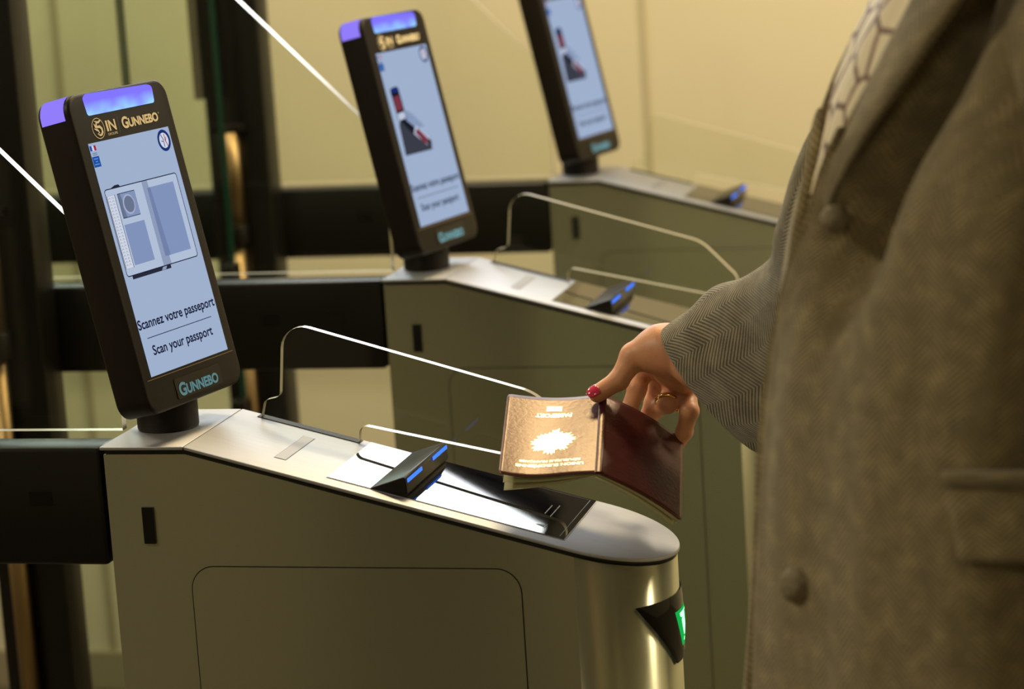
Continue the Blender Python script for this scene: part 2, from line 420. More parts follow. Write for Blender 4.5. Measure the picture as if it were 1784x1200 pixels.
    nvec = Vector((math.cos(TILT)*math.cos(YAWM), math.cos(TILT)*math.sin(YAWM), math.sin(TILT)))
    wv = Vector((-math.sin(YAWM), math.cos(YAWM), 0)); uv = nvec.cross(wv)
    ds = prism('display_housing', rrect(-.0795, .0795, -.1425, .1540, .0165, 8), lambda a, b: (a, b, -.034), lambda a, b: (a, b, .0022), g, M['housing'])
    bevel(ds, .003, 3)
    ds.matrix_local = Matrix(((wv.x, uv.x, nvec.x, .0402), (wv.y, uv.y, nvec.y, .0771), (wv.z, uv.z, nvec.z, 1.1679), (0, 0, 0, 1)))
    Z = .0026
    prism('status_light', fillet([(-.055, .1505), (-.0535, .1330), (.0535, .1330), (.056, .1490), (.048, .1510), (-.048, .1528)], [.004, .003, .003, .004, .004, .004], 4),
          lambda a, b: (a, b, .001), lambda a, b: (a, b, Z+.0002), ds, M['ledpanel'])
    V = []; 
    for k in range(7):
        a = math.radians(180-75*k/6); cx, cy = -.063, .1375
        for z in (-.030, -.0035): V.append((cx+.0170*math.cos(a), cy+.0170*math.sin(a), z))
    V = [(-.0800, .1330, -.030), (-.0800, .1330, -.0035)]+V
    mesh('side_status_light', V, [(2*i, 2*i+1, 2*i+3, 2*i+2) for i in range(7)], ds, M['ledside'], True)
    # printing on the bezel
    CR = mat('cream_print', (.86, .74, .50), .5) if 'cream' not in M else M['cream']; M['cream'] = CR
    BL = M.setdefault('blueprint', mat('blue_lettering', (.10, .34, .62), .4))
    text_fit([('G', -.0060, .0040, .1150, .1262, .035), ('UNNEBO', .0046, .0530, .1154, .1240, .04), ('o', .0545, .0560, .1222, .1236, 0)], 'brand_lettering', CR, Z+.0001, ds)
    e = G2()
    e.stroke([(-.0435+.0092*math.cos(2*PI*k/40), .1203+.0093*math.sin(2*PI*k/40)) for k in range(40)], .0006, CR, Z+.0001, True)
    def swirl(pts, ws):
        pts = [np.array(p)/1000 for p in pts]; L_ = []; R_ = []
        for i, p in enumerate(pts):
            t = pts[min(i+1, len(pts)-1)]-pts[max(i-1, 0)]; t /= np.linalg.norm(t); nn = np.array([-t[1], t[0]])*ws[i]/2000; L_.append(p+nn); R_.append(p-nn)
        e.poly(L_+R_[::-1], CR, Z+.0002)
    swirl([(-37.0, 127.3), (-39.5, 126.6), (-42, 125.6), (-44.5, 126.2), (-47.5, 127.4)], [.3, 1.8, 2.0, 1.8, .3])
    swirl([(-48.8, 125.2), (-47.6, 122.2), (-44.6, 121.6), (-41, 121.6), (-38.7, 119.4), (-38.6, 116.4), (-40.8, 114.2), (-43.6, 113.8), (-46.8, 115.4)], [.5, 2.4, 2.2, 2.6, 2.8, 2.6, 2.2, 1.8, .3])
    swirl([(-50.2, 120.6), (-47.2, 119.6), (-44.6, 118.2), (-43.2, 116.2), (-46.2, 115.8)], [.3, 2.0, 1.8, 1.4, .3])
    swirl([(-44.5, 125.6), (-45.8, 123.6), (-46.4, 121.6)], [1.6, 2.2, 1.6])
    e.build('company_emblem', ds); e = G2()
    e.stroke([(-.0110, .1272), (-.0122, .1122)], .0003, M['mark'], Z+.0001)
    e.build('logo_divider', ds)
    text_fit([('I', -.0312, -.0282, .1158, .1258, .02), ('N', -.0268, -.0158, .1158, .1258, .02), ('GROUPE', -.0312, -.0160, .1120, .1142, 0)], 'group_lettering', CR, Z+.0001, ds)
    prism('name_plate', rrect(-.0330, .0430, -.1365, -.1175, .002, 3), lambda a, b: (a, b, .001), lambda a, b: (a, b, .0029), ds, M['black'])
    text_fit([('G', -.0290, -.0175, -.1348, -.1222, .035), ('UNNEBO', -.0168, .0365, -.1344, -.1248, .04)], 'name_plate_lettering', BL, .0032, ds)
    st = G2(); st.stroke([(-.072, -.1108), (.072, -.1112)], .0008, M.setdefault('ridge', mat('bezel_ridge', (.16, .11, .06), .35)), Z+.00005); st.build('bezel_ridge', ds)
    # screen
    SC = M.setdefault('screen', emit('screen_white', srgb(159, 176, 205), 1.0))
    sc = G2(); sc.poly([(-.065, -.1085), (.065, -.1085), (.065, .1085), (-.065, .1085)], SC, Z)
    sc.build('screen', ds)
    INK = M.setdefault('ink', emit('screen_ink', srgb(22, 26, 52), 1.0))
    text_fit([('Scannez votre passeport', -.0650, .0625, -.0680, -.0560, .02), ('Scan your passport', -.0525, .0475, -.0935, -.0815, .02)], 'screen_text', INK, Z+.0004, ds)
    hd = G2(); z1, z2 = Z+.0002, Z+.0004
    hd.stroke([(-.0555, -.0741), (.0522, -.0740)], .0007, INK, z1); hd.build('text_divider', ds); hd = G2()
    navy = M.setdefault('navy', emit('screen_navy', srgb(28, 48, 110), 1)); white = M.setdefault('scwhite', emit('screen_bright', srgb(205, 212, 228), 1)); red = M.setdefault('screenred', emit('screen_red', srgb(170, 30, 50), 1)); blu = M.setdefault('screenblue', emit('screen_blue', srgb(30, 80, 160), 1)); gy = M.setdefault('screengrey', emit('screen_grey', srgb(105, 115, 135), 1))
    hd.poly([(-.0645, .1015), (-.0612, .1015), (-.0612, .1062), (-.0645, .1062)], blu, z1)
    hd.poly([(-.0612, .1015), (-.0580, .1015), (-.0585, .1062), (-.0612, .1062)], white, z1)
    hd.poly([(-.0580, .1015), (-.0550, .1015), (-.0550, .1062), (-.0585, .1062)], red, z1)
    for yy in (.0992, .0976): hd.stroke([(-.0625, yy), (-.0555, yy)], .0007, gy, z1)
    hd.build('flag_logo', ds); hd = G2()
    hd.poly([(-.0648, .0865), (-.0540, .0865), (-.0540, .0962), (-.0648, .0962)], blu, z1)
    for yy, a, b in ((.0940, -.063, -.0565), (.0915, -.061, -.0580), (.0890, -.0635, -.0560)): hd.stroke([(a, yy), (b, yy)], .0008, M.setdefault('scpale', emit('screen_pale_blue', srgb(110, 150, 205), 1)), z2)
    hd.build('ministry_logo', ds); hd = G2()
    cx, cy = .0522, .0966
    ring = [(cx+.0088*math.cos(2*PI*k/36), cy+.0088*math.sin(2*PI*k/36)) for k in range(36)]
    hd.poly([(cx+.008*math.cos(2*PI*k/36), cy+.008*math.sin(2*PI*k/36)) for k in range(36)], white, z1)
    hd.stroke(ring, .0030, navy, z2, True)
    hd.stroke([(cx-.0035, cy+.006), (cx-.001, cy+.001), (cx-.0012, cy-.006)], .0010, navy, z2); hd.stroke([(cx-.0045, cy), (cx-.0022, cy-.001)], .0009, navy, z2)
    hd.stroke([(cx+.0020, cy+.006), (cx+.0018, cy), (cx+.0045, cy-.006)], .0010, red, z2); hd.stroke([(cx+.0042, cy+.003), (cx+.0022, cy-.001)], .0009, red, z2)
    hd.build('round_seal', ds)
    return g, ds, Z
gate, disp, ZS = make_gate()
ink = M['ink']
def picture_document():
    g = G2(); a, b, c_, d = ZS+.0002, ZS+.0004, ZS+.0006, ZS+.0008
    pale = emit('page_pale', srgb(176, 190, 214), 1); mid = emit('page_mid', srgb(128, 146, 186), 1); dk = emit('photo_grey', srgb(104, 116, 142), 1); shade = emit('gutter_grey', srgb(140, 154, 184), 1); dark = emit('device_dark', srgb(40, 42, 58), 1)
    g.poly(rrect(-.0605, .0568, -.0157, .0648, .003, 5), pale, a)
    g.poly([(-.001, -.0152), (.012, -.0152), (.008, .0643), (-.001, .0643)], shade, b)
    g.stroke(rrect(-.0605, .0568, -.0157, .0648, .003, 5), .0009, ink, b, True)
    g.poly([(-.0593, -.0088), (-.0470, -.0088), (-.0472, .0588), (-.0594, .0588)], white_, b); g.stroke([(-.0593, -.0088), (-.0470, -.0088), (-.0472, .0588), (-.0594, .0588)], .0007, ink, c_, True)
    for k in range(22):
        yy = -.0062+k*.00295
        for xx in (-.0561, -.0512): g.stroke([(xx-.0014, yy), (xx, yy+.0016), (xx+.0014, yy)], .00045, gy_, c_)
    g.poly([(-.0430, .0361), (-.0162, .0361), (-.0162, .0587), (-.0430, .0587)], mid, b)
    g.poly([(-.0430, .0361), (-.0365, .0361), (-.0385, .047), (-.0370, .050), (-.0390, .0587), (-.0430, .0587)], dk, c_)
    g.stroke([(-.0430, .0361), (-.0162, .0361), (-.0162, .0587), (-.0430, .0587)], .0008, ink, d, True)
    g.poly([(-.0290+.0092*math.cos(2*PI*k/30), .0475+.0092*math.sin(2*PI*k/30)) for k in range(30)], emit('ring_grey', srgb(165, 176, 200), 1), c_+.0001)
    g.poly([(-.0290+.0077*math.cos(2*PI*k/30), .0475+.0077*math.sin(2*PI*k/30)) for k in range(30)], dk, d+.0001)
    g.poly([(-.0444, -.0075), (-.0122, -.0075), (-.0122, .0301), (-.0444, .0301)], mid, b)
    g.poly([(.0052, -.0075), (.0487, -.0075), (.0487, .0576), (.0052, .0576)], mid, b)
    g.poly([(.0052, -.0075), (.014, -.0075), (.010, .0576), (.0052, .0576)], emit('page_mid_dark', srgb(112, 128, 168), 1), c_)
    g.poly([(-.050, .0652), (-.0352, .0652), (-.037, .0672), (-.043, .0672)], dark, b)
    g.poly([(-.0530, -.0193), (.0100, -.0193), (.0100, -.0160), (-.0530, -.0160)], dark, b)
    g.poly([(-.006, -.0190), (.001, -.0190), (.0035, -.0162), (-.003, -.0162)], shade, c_)
    return g
white_ = M['scwhite']; gy_ = M['screengrey']
pic = picture_document().build('screen_picture', disp)
def picture_reader():
    g = G2(); a, b, c_ = ZS+.0002, ZS+.0004, ZS+.0006
    dark = emit('reader_dark', srgb(58, 60, 72), 1); dk2 = emit('reader_black', srgb(24, 26, 36), 1); cov = emit('booklet_red', srgb(120, 52, 66), 1); bb = emit('booklet_blue', srgb(28, 44, 120), 1); pale = emit('booklet_pale', srgb(190, 200, 220), 1); sh = emit('beam_grey', srgb(136, 152, 184), 1)
    m = lambda L_: [(x/1000, y/1000) for x, y in L_]
    g.poly(m([(-35, 36), (-18, 30), (8, 10), (-12, 8), (-36, 22)]), sh, a)
    g.poly(m([(-54, 61), (-51, 64), (-36, 65), (-32.5, 62), (-31, 24), (-34, 20), (-50, 20), (-52, 24)]), dk2, a)
    g.poly(m([(-52, 58), (-33.5, 58), (-34, 63), (-51, 62.5)]), bb, b)
    g.poly(m([(-51.8, 35), (-34, 36), (-34.5, 54), (-51, 53)]), cov, b)
    g.poly(m([(-51, 23), (-33, 25), (-33.5, 33), (-51, 32)]), pale, b)
    g.poly(m([(-56.4, -20), (-53.4, 19), (-43, 22.5), (15.4, -12.5), (12.5, -20.7)]), dark, a)
    g.poly(m([(-46, 21), (-34, 22), (-17, 11), (-24, 2)]), dk2, b)
    g.poly(m([(-24, 4), (-14, 13), (12, -5), (14, -14), (4, -14)]), pale, b)
    g.poly(m([(-20, 5), (-11, 9), (9, -7), (5, -12), (-3, -11)]), cov, c_)
    g.poly(m([(3, -12), (12, -6), (15, -12), (8, -17)]), dk2, c_)
    return g
tag(gate, 'nearest stainless steel passport gate, screen showing an open passport page', 'passport gate', 'passport gates in a row')
bpy.context.view_layer.update()
others = []
for k, lab in ((1, 'middle stainless steel passport gate, its whole screen visible behind the nearest gate'), (2, 'farthest stainless steel passport gate against the beige wall, screen cut off at the top')):
    c_ = copy_tree(gate); c_.location = (0, SP*k, 0); tag(c_, lab, 'passport gate'); others.append(c_)
pr = None
for o in list(bpy.data.objects):
    if o.name.startswith('screen_picture') and o != pic:
        if pr is None:
            tmp = picture_reader().build('tmp_picture'); pr = tmp.data; bpy.data.objects.remove(tmp); pr.name = 'reader_picture'
        o.data = pr

# ------------------------------------------------------------------ corridor sides behind each gate
names = ['nearest gate', 'middle gate', 'farthest gate']
for k in range(3):
    y = SP*k
    t = empty('corridor_partition', (-.6, y+.03, 0))
    tag(t, 'black rail with a sloping-edged glass pane running left from the rear of the %s' % names[k], 'partition', 'corridor partitions')
    def bx(nm, b, m, bev=.002, par=None): return box(nm, (b[0]+.6, b[1]+.6, b[2]-.03, b[3]-.03, b[4], b[5]), par or t, m, bev)
    bx('rail', (-1.9, -.003, .000, .045, .888, .9985), M['rail'], .004)
    bx('rail_cap', (-1.9, -.003, .045, .105, .888, .965), M['rail'], .003)
    for xs in (-.16, -.075, -.31): bx('rail_slot', (xs, xs+.022, -.0008, .004, .945, .958), M['lens'], 0)
    P = [(-.0085, .9985), (-.0102, 1.1665), (-.62, 1.786), (-1.9, 1.786), (-1.9, .9985)]
    P = [(a+.6, b) for a, b in P]
    prism('glass_pane', P, lambda a, b: (a, .042, b), lambda a, b: (a, .052, b), t, [M['glass'], M['edge']], 1)
for k in (1, 2):
    y = SP*k
    p = empty('gate_post', (-.465, y-.06, 0))
    tag(p, 'black post with bronze hinge tube before the %s rail, %s' % (('middle', 'at the far left') if k == 1 else ('farthest', 'between two screens')), 'post', 'door posts in the corridor')
    box('column', (-.030, .033, 0, .055, 0, 1.95), p, M['rail'], .003)
    box('column_wing', (-.075, -.030, .030, .055, 0, 1.95), p, M['black'], .002)
    box('upper_bracket', (-.073, -.036, -.02, .028, 1.154, 1.9), p, M['black'], .002)
    cyl('hinge_tube', -.0195, -.012, .955, 1.10, .0118, p, M['brass'], 28)
    cyl('hinge_tube', -.0235, -.012, .30, .923, .0118, p, M['brass'], 28)
    cyl('clamp', -.0215, -.012, .923, .955, .0175, p, M['black'], 28, .001)
    box('hinge_frame', (-.050, -.0345, -.020, 0, .85, 1.112), p, M['black'], .001)
    box('hinge_frame', (-.050, .002, -.020, 0, 1.100, 1.112), p, M['black'], .001)
# glass door leaves across the far lane
for j, (ya, yb, lab) in enumerate(((.955, 1.292, 'green tinted glass door leaf nearer the middle gate'), (1.298, 1.655, 'green tinted glass door leaf hinged on the bronze tube by the farthest rail'))):
    t = empty('glass_door_leaf', (-.487, ya, .25)); tag(t, lab, 'glass door', 'glass door leaves across the far lane')
    h = yb-ya
    pr_ = prism('pane', [(0, 0), (h, 0), (h, 1.62), (0, 1.62)], lambda a, b: (-.005, a, b), lambda a, b: (.005, a, b), t, [M['glassgreen'], M['edgegreen']], 1)
    for zz in (.615, .40): 
        if j: box('hinge_clamp', (-.012, .012, h-.03, h+.002, zz, zz+.035), t, M['black'], .001)

# ------------------------------------------------------------------ passport
PA = np.array([.9836, .1735, -.0483]); PB = np.array([.1438, -.9182, -.3692]); PN = np.array([.1084, -.3562, .9281])
PS = np.array([.4415, .1287, 1.0174]); PC = np.array([.7570, .3200, -.5740]); PC /= np.linalg.norm(PC)
PH = .125; PWD = .088
PCN = np.cross(PC, PB); PCN /= np.linalg.norm(PCN)
if PCN[2] < 0: PCN = -PCN
def front_pt(s, t, h=0):      # s 0..1 away from the spine, t 0..1 along it
    sag = -.0045*math.sin(PI*min(1, s))*(1-.25*t)+.0015*math.sin(2*PI*s)*t
    return PS-PA*PWD*s+PB*PH*t+PN*(sag+h)
def back_pt(s, t, h=0):
    sag = .0035*math.sin(PI*s)
    return PS+PC*PWD*s+PB*PH*t+PCN*(sag+h)
def sheet(name, fn, parent, mats, th=.0008, ns=24, nt=24, s0=0, s1=1, t0=0, t1=1, rc=0, smooth=True, h=0):
    V = []; F = []
    for lay in (h, h-th):
        for j in range(nt+1):
            for i in range(ns+1):
                s = s0+(s1-s0)*i/ns; t = t0+(t1-t0)*j/nt
                if rc:     # rounded outer corners
                    for tc_, sg in ((0, 1), (1, -1)):
                        dt = abs(t-tc_)*PH; ds_ = (1-s)*PWD
                        if dt < rc and ds_ < rc:
                            dx, dy = rc-ds_, rc-dt; m_ = max(dx, dy); q = math.hypot(dx, dy)
                            if q > 0: k_ = m_/q; s = 1-(rc-dx*k_)/PWD; t = (rc-dy*k_)/PH if tc_ == 0 else 1-(rc-dy*k_)/PH
                V.append(fn(s, t, lay))
    n = (ns+1)*(nt+1); g = lambda i, j, l: l*n+j*(ns+1)+i
    for j in range(nt):
        for i in range(ns):
            F.append((g(i, j, 0), g(i+1, j, 0), g(i+1, j+1, 0), g(i, j+1, 0))); F.append((g(i, j, 1), g(i, j+1, 1), g(i+1, j+1, 1), g(i+1, j, 1)))
    for i in range(ns): F.append((g(i, 0, 0), g(i, 0, 1), g(i+1, 0, 1), g(i+1, 0, 0))); F.append((g(i, nt, 0), g(i+1, nt, 0), g(i+1, nt, 1), g(i, nt, 1)))
    for j in range(nt): F.append((g(0, j, 0), g(0, j+1, 0), g(0, j+1, 1), g(0, j, 1))); F.append((g(ns, j, 0), g(ns, j, 1), g(ns, j+1, 1), g(ns, j+1, 0)))
    o = mesh(name, V, F, parent, mats, smooth)
    bm = bmesh.new(); bm.from_mesh(o.data); bmesh.ops.recalc_face_normals(bm, faces=bm.faces); bm.to_mesh(o.data); bm.free()
    return o
M['cover'] = mat('burgundy_cover', (.045, .004, .009), .36, Specular_IOR_Level=.5, IOR=1.68)
BS(M['cover']).inputs['Specular Tint'].default_value = (1, .74, .52, 1)
_n = noise_mix(M['cover'], (.040, .003, .008), (.055, .006, .012), 90, 4)
_v = N(M['cover'], 'ShaderNodeTexNoise'); _v.inputs['Scale'].default_value = 260; _v.inputs['Detail'].default_value = 4
_tc = N(M['cover'], 'ShaderNodeTexCoord'); L(M['cover'], _tc.outputs['Object'], _v.inputs['Vector']); bump(M['cover'], _v.outputs['Fac'], .45, .0006)
M['foil'] = mat('gold_foil', (1.0, .72, .30), .30, 1.0)
M['paper'] = mat('passport_paper', (.50, .48, .28), .7)
pp = empty('passport', tuple(PS)); tag(pp, 'open burgundy passport with gold emblem held upside down over the nearest gate', 'passport')
def attach(o, root):
    o.parent = root; o.matrix_parent_inverse = Matrix.Translation(-Vector(root.location)); return o
pcov = attach(sheet('front_cover', front_pt, None, M['cover'], rc=.004), pp)
attach(sheet('back_cover', back_pt, None, M['cover'], rc=.004), pp)
# spine fold with its stitched ridges
V = []; F = []
for j in range(31):
    t = j/30
    for i in range(5):
        a = -PI/2+PI*i/4; V.append(PS+PB*PH*t+PA*.0035*math.sin(a)+PN*(.0009+.0011*math.cos(a)+.0003*(j % 2)))
for j in range(30):
    for i in range(4): b = j*5+i; F.append((b, b+1, b+6, b+5))
attach(mesh('spine', V, F, None, M['cover'], True), pp)
def page_f(k):
    dn = .0006+.0014*k
    return lambda s, t, h=0: PS-PA*PWD*.965*s*(1-.01*k)+PB*(PH*(.02+.96*t)+.0012*k)+PN*(h-dn-.003*math.sin(PI*s)-s*(.0025+.0150*k))
for k in (0, .5, 1): attach(sheet('page', page_f(k), None, M['paper'], th=.0003, ns=14, nt=6), pp)
blk = lambda s, t, h=0: PS+PC*PWD*.97*s+PB*(PH*(.02+.965*t))+PCN*(h-.0010+.0035*math.sin(PI*s))
pb_ = attach(sheet('page_block', blk, None, M['paper'], th=.0042, ns=14, nt=6), pp)
blk2 = lambda s, t, h=0: PS+PC*PWD*.95*s+PB*(PH*(.02+.985*t))+PCN*(h-.0075+.0030*math.sin(PI*s)+.003*(1-s))
attach(sheet('page', blk2, None, M['paper'], th=.0005, ns=14, nt=6), pp)
# foil print on the cover; the booklet is upside down, so its text runs away from us
def cov_T(q):        # q: x to the reader's right, y up on the upright cover, centred
    s = .5+q[0]/PWD; t = .5+q[1]/PH
    return front_pt(s, t, .0002)
for nm_, it in (('country_lettering', [('UNION EUROPÉENNE', -.030, .030, .0440, .0490, .03), ('RÉPUBLIQUE FRANÇAISE', -.027, .027, .0372, .0418, .03)]), ('title_lettering', [('PASSEPORT', -.0165, .0165, -.0360, -.0295, .04)])):
    text_fit(it, nm_, M['foil'], 0, pcov, cov_T)
eg = G2()
crn = [(665, 460), (690, 470), (700, 500), (760, 520), (800, 520), (830, 560), (860, 585), (835, 605), (820, 630), (790, 650), (770, 700), (720, 700), (680, 690), (650, 740), (600, 735), (560, 725), (545, 690), (490, 705), (450, 690), (455, 650), (425, 615), (450, 595), (480, 570), (500, 530), (560, 520), (620, 500), (640, 465)]
pts = []
for k in range(len(crn)):
    a, b = np.array(crn[k], float), np.array(crn[(k+1) % len(crn)], float); n_ = max(1, int(np.linalg.norm(b-a)/16))
    for q in range(n_):
        p_ = a+(b-a)*q/n_; c_ = np.array([640, 600.]); v_ = (p_-c_)*(1.12 if (len(pts) % 2) else .90); p_ = c_+v_
        pts.append((-(p_[0]-625)/985*PWD, (p_[1]-540)/905*PH))
eg.poly(pts, M['foil'], 0)
eg.build('tmp')
emb = bpy.data.objects['tmp']; emb.name = 'cover_emblem'
bm = bmesh.new(); bm.from_mesh(emb.data); bmesh.ops.triangulate(bm, faces=bm.faces); bmesh.ops.subdivide_edges(bm, edges=bm.edges, cuts=1); bm.to_mesh(emb.data); bm.free()
for v in emb.data.vertices: v.co = Vector(cov_T((v.co.x, v.co.y, 0)))
emb.parent = pcov
chip = G2(); chip.poly([(-.0070, -.0475), (.0070, -.0475), (.0070, -.0395), (-.0070, -.0395)], M['foil'], 0)
cc = chip.build('chip_symbol', pcov)
for v in cc.data.vertices: v.co = Vector(cov_T((v.co.x, v.co.y, 0)))

# ------------------------------------------------------------------ signed-distance modelling
def smin(a, b, k):
    h = np.clip(.5+.5*(b-a)/k, 0, 1); return b*(1-h)+a*h-k*h*(1-h)
def cone(P, a, b, ra, rb):
    a, b = np.array(a, np.float32), np.array(b, np.float32); ab = b-a; pa = P-a
    h = np.clip((pa@ab)/(ab@ab), 0, 1); return np.linalg.norm(pa-h[..., None]*ab, axis=-1)-(ra+(rb-ra)*h)
def ellip(P, c, r, B=None):
    q = P-np.array(c, np.float32)
    if B is not None: q = q@np.array(B, np.float32).T
    r = np.array(r, np.float32); k0 = np.linalg.norm(q/r, axis=-1); k1 = np.linalg.norm(q/(r*r), axis=-1)+1e-9
    return k0*(k0-1)/k1
def nets(fn, lo, hi, h):
    """naive surface nets"""
    lo = np.array(lo); n = np.ceil((np.array(hi)-lo)/h).astype(int)+1
    ax = [lo[i]+h*np.arange(n[i]) for i in range(3)]
    G = np.stack(np.meshgrid(*ax, indexing='ij'), -1).astype(np.float32); D = fn(G)
    ins = D < 0; c = np.zeros(np.array(D.shape)-1, int)
    for dx in (0, 1):
        for dy in (0, 1):
            for dz in (0, 1): c += ins[dx:D.shape[0]-1+dx, dy:D.shape[1]-1+dy, dz:D.shape[2]-1+dz]
    act = np.argwhere((c > 0) & (c < 8)); idx = -np.ones(c.shape, int); idx[tuple(act.T)] = np.arange(len(act))
    acc = np.zeros((len(act), 3)); cnt = np.zeros(len(act)); cor = [(0, 0, 0), (1, 0, 0), (0, 1, 0), (1, 1, 0), (0, 0, 1), (1, 0, 1), (0, 1, 1), (1, 1, 1)]
    for a in range(8):
        for b in range(a+1, 8):
            d = np.abs(np.array(cor[a])-cor[b])
            if d.sum() != 1: continue
            pa = act+cor[a]; pb = act+cor[b]; da = D[tuple(pa.T)]; db = D[tuple(pb.T)]; m = (da < 0) != (db < 0)
            t = np.where(m, da/(da-db+1e-12), 0); acc += np.where(m[:, None], pa+(pb-pa)*t[:, None], 0); cnt += m
    V = lo+h*acc/cnt[:, None]; F = []
    for x in range(3):
        y, z = (x+1) % 3, (x+2) % 3; sl0 = [slice(None)]*3; sl1 = [slice(None)]*3; sl0[x] = slice(0, -1); sl1[x] = slice(1, None)
        A = ins[tuple(sl0)]; B = ins[tuple(sl1)]; e = np.argwhere(A != B)
        e = e[(e[:, y] > 0) & (e[:, z] > 0) & (e[:, y] < c.shape[y]) & (e[:, z] < c.shape[z])]
        q = []
        for dy, dz in ((0, 0), (1, 0), (1, 1), (0, 1)):
            p = e.copy(); p[:, y] -= dy; p[:, z] -= dz; q.append(idx[tuple(p.T)])
        q = np.stack(q, 1); fl = A[tuple(e.T)]; q[~fl] = q[~fl][:, ::-1]; F.append(q[:, ::-1] if False else q)
    return V, np.concatenate(F)
def from_sdf(fn, lo, hi, h): 
    V, F = nets(fn, lo, hi, h); return V, F
def px3(p): return at(*p)

# ------------------------------------------------------------------ person: right hand
rT = .0083
cvp = PS-PA*.0045+PB*.0135
TIP = cvp+PN*(rT+.0008)
hand = {
 'thumb': [((1149, 609, 2.392), .0195), ((1104, 621, 2.394), .0122), ((1078, 662, 2.393), .0090), (TIP, rT)],
 'index': [((1165, 622, 2.405), .0150), ((1122, 634, 2.440), .0105), ((1110, 676, 2.432), .0084), ((1095, 716, 2.434), .0076), ((1082, 742, 2.430), .0070)],
 'middle': [((1172, 632, 2.410), .0150), ((1152, 655, 2.455), .0105), ((1139, 702, 2.452), .0085), ((1124, 738, 2.446), .0078), ((1110, 764, 2.436), .0070)],
 'ring': [((1180, 640, 2.405), .0140), ((1175, 668, 2.448), .0105), ((1163, 703, 2.424), .0086), ((1143, 712, 2.447), .0078), ((1128, 728, 2.456), .0068)],
 'little': [((1188, 645, 2.400), .0130), ((1196, 682, 2.432), .0095), ((1201, 716, 2.412), .0083), ((1192, 752, 2.424), .0074), ((1178, 778, 2.430), .0066)],
}
arm = [((1172, 611, 2.388), .0195), ((1225, 634, 2.365), .0235), ((1330, 612, 2.31), .031), ((1440, 565, 2.22), .038)]
_p = lambda q: q if isinstance(q, np.ndarray) else px3(q)
def hand_sdf(G):
    D = None
    for i in range(len(arm)-1):
        d = cone(G, _p(arm[i][0]), _p(arm[i+1][0]), arm[i][1], arm[i+1][1]); D = d if D is None else smin(D, d, .01)
    for nm, ch in hand.items():
        f = cone(G, _p(arm[0][0]), _p(ch[0][0]), .017, ch[0][1])
        D = smin(D, f, .012)
        f = cone(G, _p(ch[0][0]), _p(ch[1][0]), ch[0][1], ch[1][1]); D = smin(D, f, .010 if nm != 'thumb' else .014)
        f = None
        for i in range(1, len(ch)-1):
            d = cone(G, _p(ch[i][0]), _p(ch[i+1][0]), ch[i][1], ch[i+1][1])
            f = d if f is None else smin(f, d, .002)
            # knuckle swell
        for i in range(2, len(ch)-1): f = smin(f, np.linalg.norm(G-np.array(_p(ch[i][0]), np.float32), axis=-1)-ch[i][1]*1.06, .003)
        D = smin(D, f, .0045)
    return D
hc = np.array([_p(a[0]) for ch in hand.values() for a in ch]+[_p(a[0]) for a in arm[:3]])
HV, HF = from_sdf(hand_sdf, hc.min(0)-.03, hc.max(0)+.03, .0014)
# ------------------------------------------------------------------ person: rest of the body
FA = math.radians(20); FW = np.array([-math.cos(FA), -math.sin(FA), 0]); LT = np.array([math.sin(FA), -math.cos(FA), 0]); UP = np.array([0, 0, 1.])
def tc(z):          # torso centre line, fore-aft radius, side radius
    Z = [.45, .60, .93, 1.08, 1.24, 1.33, 1.39, 1.43]; X = [.80, .80, .815, .820, .844, .855, .857, .860]
    A_ = [.20, .19, .162, .150, .148, .132, .110, .085]; B_ = [.25, .24, .220, .212, .215, .195, .155, .10]
    return np.interp(z, Z, X), -.355, np.interp(z, Z, A_), np.interp(z, Z, B_)
def bp(f, l, z, zc=1.30): x, y, _, _ = tc(zc); return np.array([x, y, 0])+FW*f+LT*l+UP*z
SHR = bp(0, -.165, 1.355); SHL = bp(-.02, .165, 1.355); ELR = at(1480, 530, 2.17); ELL = bp(-.09, .235, 1.075); WRL = bp(-.02, .25, .84)
def head_parts(G, D):
    c = bp(.035, 0, 1.565); B3 = np.stack([FW, LT, UP])
    D = smin(D, cone(G, bp(-.005, 0, 1.40), bp(.01, 0, 1.50), .055, .050), .03)
    D = smin(D, ellip(G, c+UP*.02, (.093, .072, .10), B3), .02)
    D = smin(D, ellip(G, c+FW*.035-UP*.055, (.052, .048, .055), B3), .03)
    D = smin(D, cone(G, c+FW*.086+UP*.012, c+FW*.0985-UP*.022, .0055, .0075), .010)
    D = smin(D, ellip(G, c+FW*.079+UP*.030, (.009, .046, .007), B3), .012)
    for s in (-1, 1):
        D = smin(D, ellip(G, c+LT*.073*s-FW*.005, (.018, .008, .032), B3), .004)
        D = -smin(-D, np.linalg.norm(G-np.array(c+FW*.088+LT*.031*s+UP*.012, np.float32), axis=-1)-.011, .008)
    D = smin(D, ellip(G, c+FW*.0865-UP*.047, (.009, .021, .0048), B3), .003)
    D = smin(D, ellip(G, c+FW*.0845-UP*.0575, (.010, .018, .0055), B3), .003)
    return D
